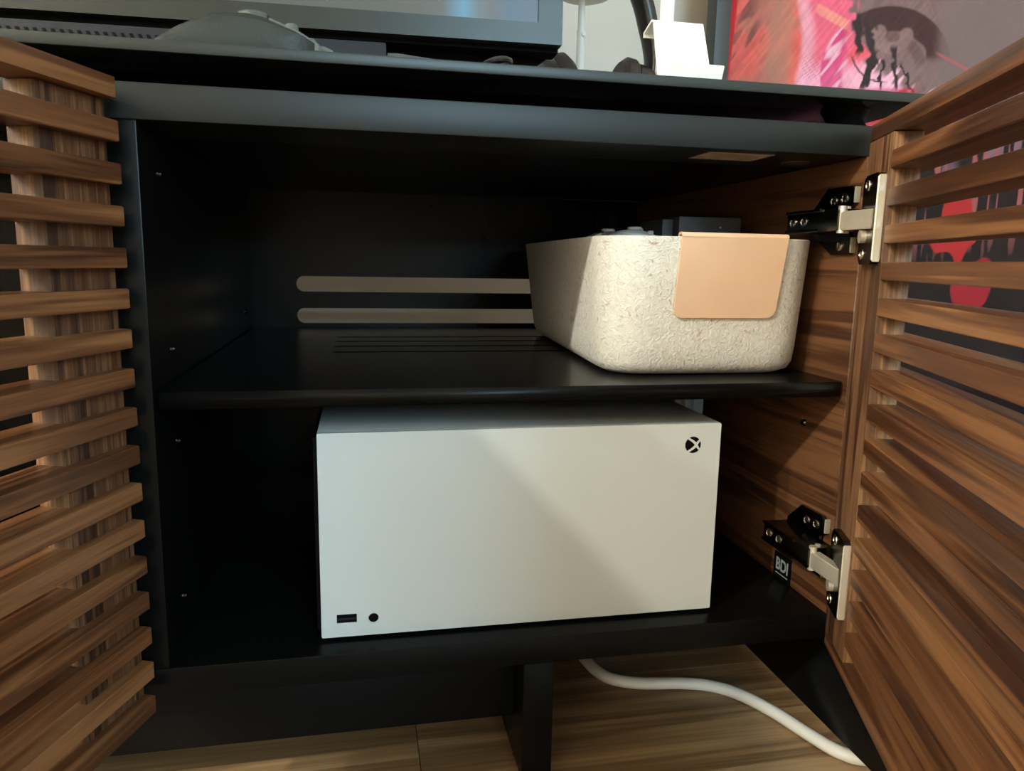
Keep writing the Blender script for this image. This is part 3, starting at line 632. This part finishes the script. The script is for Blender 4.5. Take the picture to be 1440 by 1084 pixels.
# ------------------------------------------------------------------ framed poster
PX0, PX1, PZ0, PZ1, PY = 0.6160, 1.42, -0.085, 1.02, 0.526
po = thing('framed_poster', 'large red and pink abstract poster in a black frame by the wall', 'poster', (PX0, PY, PZ0))
fw = 0.0225; off = Vector((PX0, PY, PZ0))
def fpart(x0, x1, z0, z1): box('frame_bar', 'frame_black', po, x0-PX0, x1-PX0, 0.0, 0.030, z0-PZ0, z1-PZ0, b=0.0012)
fpart(PX0, PX0+fw, PZ0, PZ1); fpart(PX1-fw, PX1, PZ0, PZ1); fpart(PX0+fw+0.0002, PX1-fw-0.0002, PZ0, PZ0+fw); fpart(PX0+fw+0.0002, PX1-fw-0.0002, PZ1-fw, PZ1)
def paint():
    nx, nz = 420, 560
    xs = np.linspace(PX0+fw-0.003, PX1-fw+0.003, nx); zs = np.linspace(PZ0+fw-0.003, PZ1-fw+0.003, nz)
    X, Z = np.meshgrid(xs, zs)
    U = 1022 + (X-0.637)/0.00111; V = 115 - (Z-0.527)/0.00096 + (U-1022)*0.078
    rng = np.random.default_rng(5)
    def vnoise(u, v):     # smooth value noise
        a, b = np.floor(u).astype(int), np.floor(v).astype(int); fu, fv = u-a, v-b; fu = fu*fu*(3-2*fu); fv = fv*fv*(3-2*fv)
        tab = vnoise.t
        g_ = lambda i, j: tab[i % 256, j % 256]
        return (g_(a, b)*(1-fu)+g_(a+1, b)*fu)*(1-fv) + (g_(a, b+1)*(1-fu)+g_(a+1, b+1)*fu)*fv
    vnoise.t = rng.random((256, 256))
    sm = lambda e0, e1, x: np.clip((x-e0)/(e1-e0), 0, 1)**2*(3-2*np.clip((x-e0)/(e1-e0), 0, 1))
    C = np.zeros(U.shape + (3,))
    def mix(col, f):
        nonlocal C
        C = C*(1-f[..., None]) + np.array(col)*f[..., None]
    n1 = vnoise(U/22+3, V/30); n2 = vnoise((U+V*0.8)/7, (V-U*0.8)/46+9); n3 = vnoise(U/6, V/9)
    C[:] = (0.72, 0.13, 0.11)
    mix((0.50, 0.16, 0.12), sm(0.35, 0.8, n1))
    mix((0.62, 0.10, 0.10), sm(0.6, 0.75, n2)*sm(1120, 1040, U))
    mix((0.10, 0.05, 0.05), sm(0.62, 0.72, vnoise((U+V*0.6)/10+5, V/34+2))*sm(1080, 1062, U)*sm(72, 55, V)*0.7)
    mix((0.56, 0.22, 0.16), sm(1075, 1095, U)*sm(1130, 1108, U)*0.6)
    # flowing pink field with white mist at its left border
    edge = 1126 + 0.06*(V-60) + 8*np.sin(V/33)
    mix((0.78, 0.13, 0.22), sm(edge-6, edge+10, U))
    mix((0.80, 0.45, 0.55), sm(edge-4, edge+5, U)*sm(edge+26, edge+10, U)*0.6)
    mix((0.88, 0.42, 0.58), sm(edge, edge+14, U)*sm(70, 112, V+ (U-1150)*0.05)*0.95)
    # sweeping arc
    r = np.hypot(U-1262, (V-98)*1.03)
    arc = sm(100, 97, r)*sm(62, 66, r + 10*(n1-0.5))
    mix((0.62, 0.045, 0.20), arc*sm(1205, 1190, U)*0.85)
    mix((0.86, 0.55, 0.66), sm(0.62, 0.8, n2)*sm(100, 97, r)*sm(1215, 1195, U)*0.8)
    mix((0.80, 0.10, 0.14), sm(66, 60, r)*sm(1250, 1225, U)*sm(95, 70, V))
    mix((0.88, 0.46, 0.62), sm(72, 92, V)*sm(1210, 1240, U)*sm(1302, 1288, U))
    # long pale spear
    d = np.abs((V-5) - (U-1148)*0.52); mix((0.82, 0.28, 0.24), sm(9, 6, d)*sm(1145, 1160, U)*sm(1206, 1190, U))
    # hatching strokes
    h = np.sin((U*0.75+V*1.0)*1.25); mix((0.45, 0.10, 0.16), sm(0.62, 0.9, h)*sm(1132, 1142, U)*sm(1172, 1158, U)*sm(62, 78, V)*sm(112, 104, V)*0.6)
    # mauve-grey upper right, print tone and painted glass reflection together, with dark arc
    mg = sm(0, 9, (U-1196) + (n3-0.5)*26 - (V*0.36) ) * sm(128, 104, V + (n2-0.5)*50 - (U-1290)*0.5)
    mix((0.20, 0.125, 0.13), mg)
    mix((0.060, 0.025, 0.030), arc*sm(1200, 1222, U + (n3-0.5)*24)*sm(88, 72, V))
    mix((0.13, 0.07, 0.075), sm(62, 58, r)*sm(40, 46, r)*sm(1225, 1240, U)*sm(96, 80, V)*0.8)
    # pale bowl-shaped form inside the arc
    r2 = np.hypot(U-1266, V-42); bowl = np.maximum(sm(32, 29, r2)*sm(11, 14, r2)*sm(36, 42, V), np.maximum(sm(12, 9, np.hypot(U-1246, (V-40))), sm(12, 9, np.hypot(U-1287, V-44))))
    mix((0.27, 0.165, 0.165), bowl*0.75)
    # brush texture over the whole upper print
    tx = vnoise((U+V*0.7)/3.2, (V-U*0.7)/38+3); tx2 = vnoise((U-V*0.5)/2.6+40, (V+U*0.5)/30)
    C = C*(0.80 + 0.30*tx + 0.14*tx2)[..., None]
    mix((0.16, 0.07, 0.06), sm(0.66, 0.80, vnoise((U+V*0.55)/5+60, V/26))*sm(1105, 1060, U)*sm(105, 70, V)*0.65)
    mix((0.34, 0.17, 0.13), sm(1050, 1075, U)*sm(1128, 1105, U)*sm(0.35, 0.7, vnoise(U/14+8, V/60))*0.6)
    # black drips and brush marks
    for cx_, w_, sl, v0, v1 in ((1212, 5, 0.10, 12, 70), (1226, 6, 0.30, 30, 88), (1243, 7, -0.28, 66, 132), (1254, 3, 0.02, 78, 130), (1270, 5, 0.12, 60, 135), (1283, 3, 0.45, 86, 130)):
        dd = np.abs(U - cx_ - sl*(V-v0) + (n3-0.5)*9); mix((0.030, 0.022, 0.026), sm(w_, w_*0.6, dd)*sm(v0-4, v0+6, V)*sm(v1+3, v1-3, V))
    rr = np.hypot(U-1262, V-60); mix((0.05, 0.03, 0.035), sm(1.6, 0.8, np.abs(rr-56+0.05*(U-1200)))*sm(1195, 1203, U)*sm(1268, 1250, U)*sm(70, 80, V))
    mix((0.04, 0.03, 0.03), sm(0.66, 0.72, n3)*sm(1200, 1212, U)*sm(1250, 1236, U)*sm(14, 24, V)*sm(78, 62, V))
    # far right: darker grey violet veil, the glazing's reflection painted into the print
    mix((0.185, 0.135, 0.14), sm(1325, 1352, U)*sm(150, 120, V)*0.8)
    dl_ = np.abs((V-75) - (U-1345)*0.48); mix((0.42, 0.10, 0.12), sm(3, 1, dl_)*sm(1330, 1345, U)*sm(1420, 1400, U)*sm(160, 130, V))
    # lower part: nearly black with red and violet shapes
    low = sm(150, 185, V)
    dk = np.zeros(U.shape+(3,)); dk[:] = (0.012, 0.008, 0.010)
    st = vnoise(U/13, V/110+4); f = sm(0.60, 0.66, st)*sm(300, 220, V); dk = dk*(1-f[..., None]) + np.array((0.20, 0.11, 0.15))*f[..., None]
    f = sm(0.66, 0.72, vnoise(U/5, V/60+11))*sm(430, 300, V); dk = dk*(1-f[..., None]) + np.array((0.30, 0.09, 0.09))*f[..., None]
    q = np.hypot((U-1395)/32, (V-340)/60) + (n1-0.5)*0.9; f = sm(1.0, 0.92, q); dk = dk*(1-f[..., None]) + np.array((0.40, 0.022, 0.026))*f[..., None]
    q = np.hypot((U-1440)/40, (V-430)/40) + (n1-0.5)*0.8; f = sm(1.0, 0.9, q); dk = dk*(1-f[..., None]) + np.array((0.32, 0.015, 0.03))*f[..., None]
    C = C*(1-low[..., None]) + dk*low[..., None]
    # pink and crimson just under the cabinet top level, red margin at the left
    bl = sm(118, 128, V)*sm(186, 170, V)*sm(1320, 1290, U)
    dn = (V-150)+(U-1240)*0.55
    bc = np.where((dn > 0)[..., None], np.array((0.50, 0.02, 0.05)), np.array((0.60, 0.12, 0.27)))
    C = C*(1-bl[..., None]) + bc*bl[..., None]
    mix((0.62, 0.010, 0.022), sm(1041, 1039, U + 0.06*V))
    return nx, nz, xs-PX0, zs-PZ0, np.clip(C*0.80, 0.003, 0.95)
nx, nz, xs, zs, C = paint()
XX, ZZ = np.meshgrid(xs, zs); vv = np.stack([XX, np.full_like(XX, 0.0205), ZZ], -1).reshape(-1, 3)
idx = np.arange(nx*nz).reshape(nz, nx); ff = np.stack([idx[:-1, :-1], idx[:-1, 1:], idx[1:, 1:], idx[1:, :-1]], -1).reshape(-1, 4)
me = bpy.data.meshes.new('print'); me.vertices.add(len(vv)); me.vertices.foreach_set('co', vv.ravel().astype(np.float32))
me.loops.add(ff.size); me.loops.foreach_set('vertex_index', ff.ravel().astype(np.int32))
me.polygons.add(len(ff)); me.polygons.foreach_set('loop_start', (np.arange(len(ff))*4).astype(np.int32)); me.polygons.foreach_set('loop_total', np.full(len(ff), 4, np.int32))
me.update(); me.validate()
ca = me.color_attributes.new('print', 'FLOAT_COLOR', 'POINT'); ca.data.foreach_set('color', np.concatenate([C.reshape(-1, 3), np.ones((nx*nz, 1))], 1).ravel().astype(np.float32))
me.materials.append(M['art']); pr = bpy.data.objects.new('print', me); COL.objects.link(pr); pr.parent = po
box('backing', 'frame_black', po, fw-0.004, PX1-PX0-fw+0.004, 0.0215, 0.029, fw-0.004, PZ1-PZ0-fw+0.004)
box('glazing', 'pane', po, fw-0.003, PX1-PX0-fw+0.003, 0.010, 0.012, fw-0.003, PZ1-PZ0-fw+0.003)
for sx in (0.05, PX1-PX0-0.05):
    box('foot_block', 'frame_black', po, sx-0.02, sx+0.02, 0.002, 0.028, -0.0345, -0.0002)

# ------------------------------------------------------------------ floor cable
bm = B()
tube(bm, [(0.30, 0.40, -0.1142), (0.325, 0.28, -0.1142), (0.338, 0.185, -0.1142), (0.3425, 0.1548, -0.1142), (0.3464, 0.137, -0.1142), (0.3564, 0.1202, -0.1142), (0.3805, 0.1087, -0.1142), (0.4201, 0.102, -0.1142), (0.4445, 0.093, -0.1142),
    (0.464, 0.0755, -0.1142), (0.4811, 0.0437, -0.1142), (0.4934, 0.0092, -0.1142), (0.5040, -0.0140, -0.1142), (0.522, -0.026, -0.1142), (0.57, -0.028, -0.1142), (0.72, 0.06, -0.1142), (0.86, 0.26, -0.1142), (0.93, 0.42, -0.1142), (0.95, 0.546, -0.1142)], 0.0054, 14, 6)
tag(obj('floor_cable', bm, 'cable', None, True), 'thick white cable curving over the floor under the cabinet', 'cable')
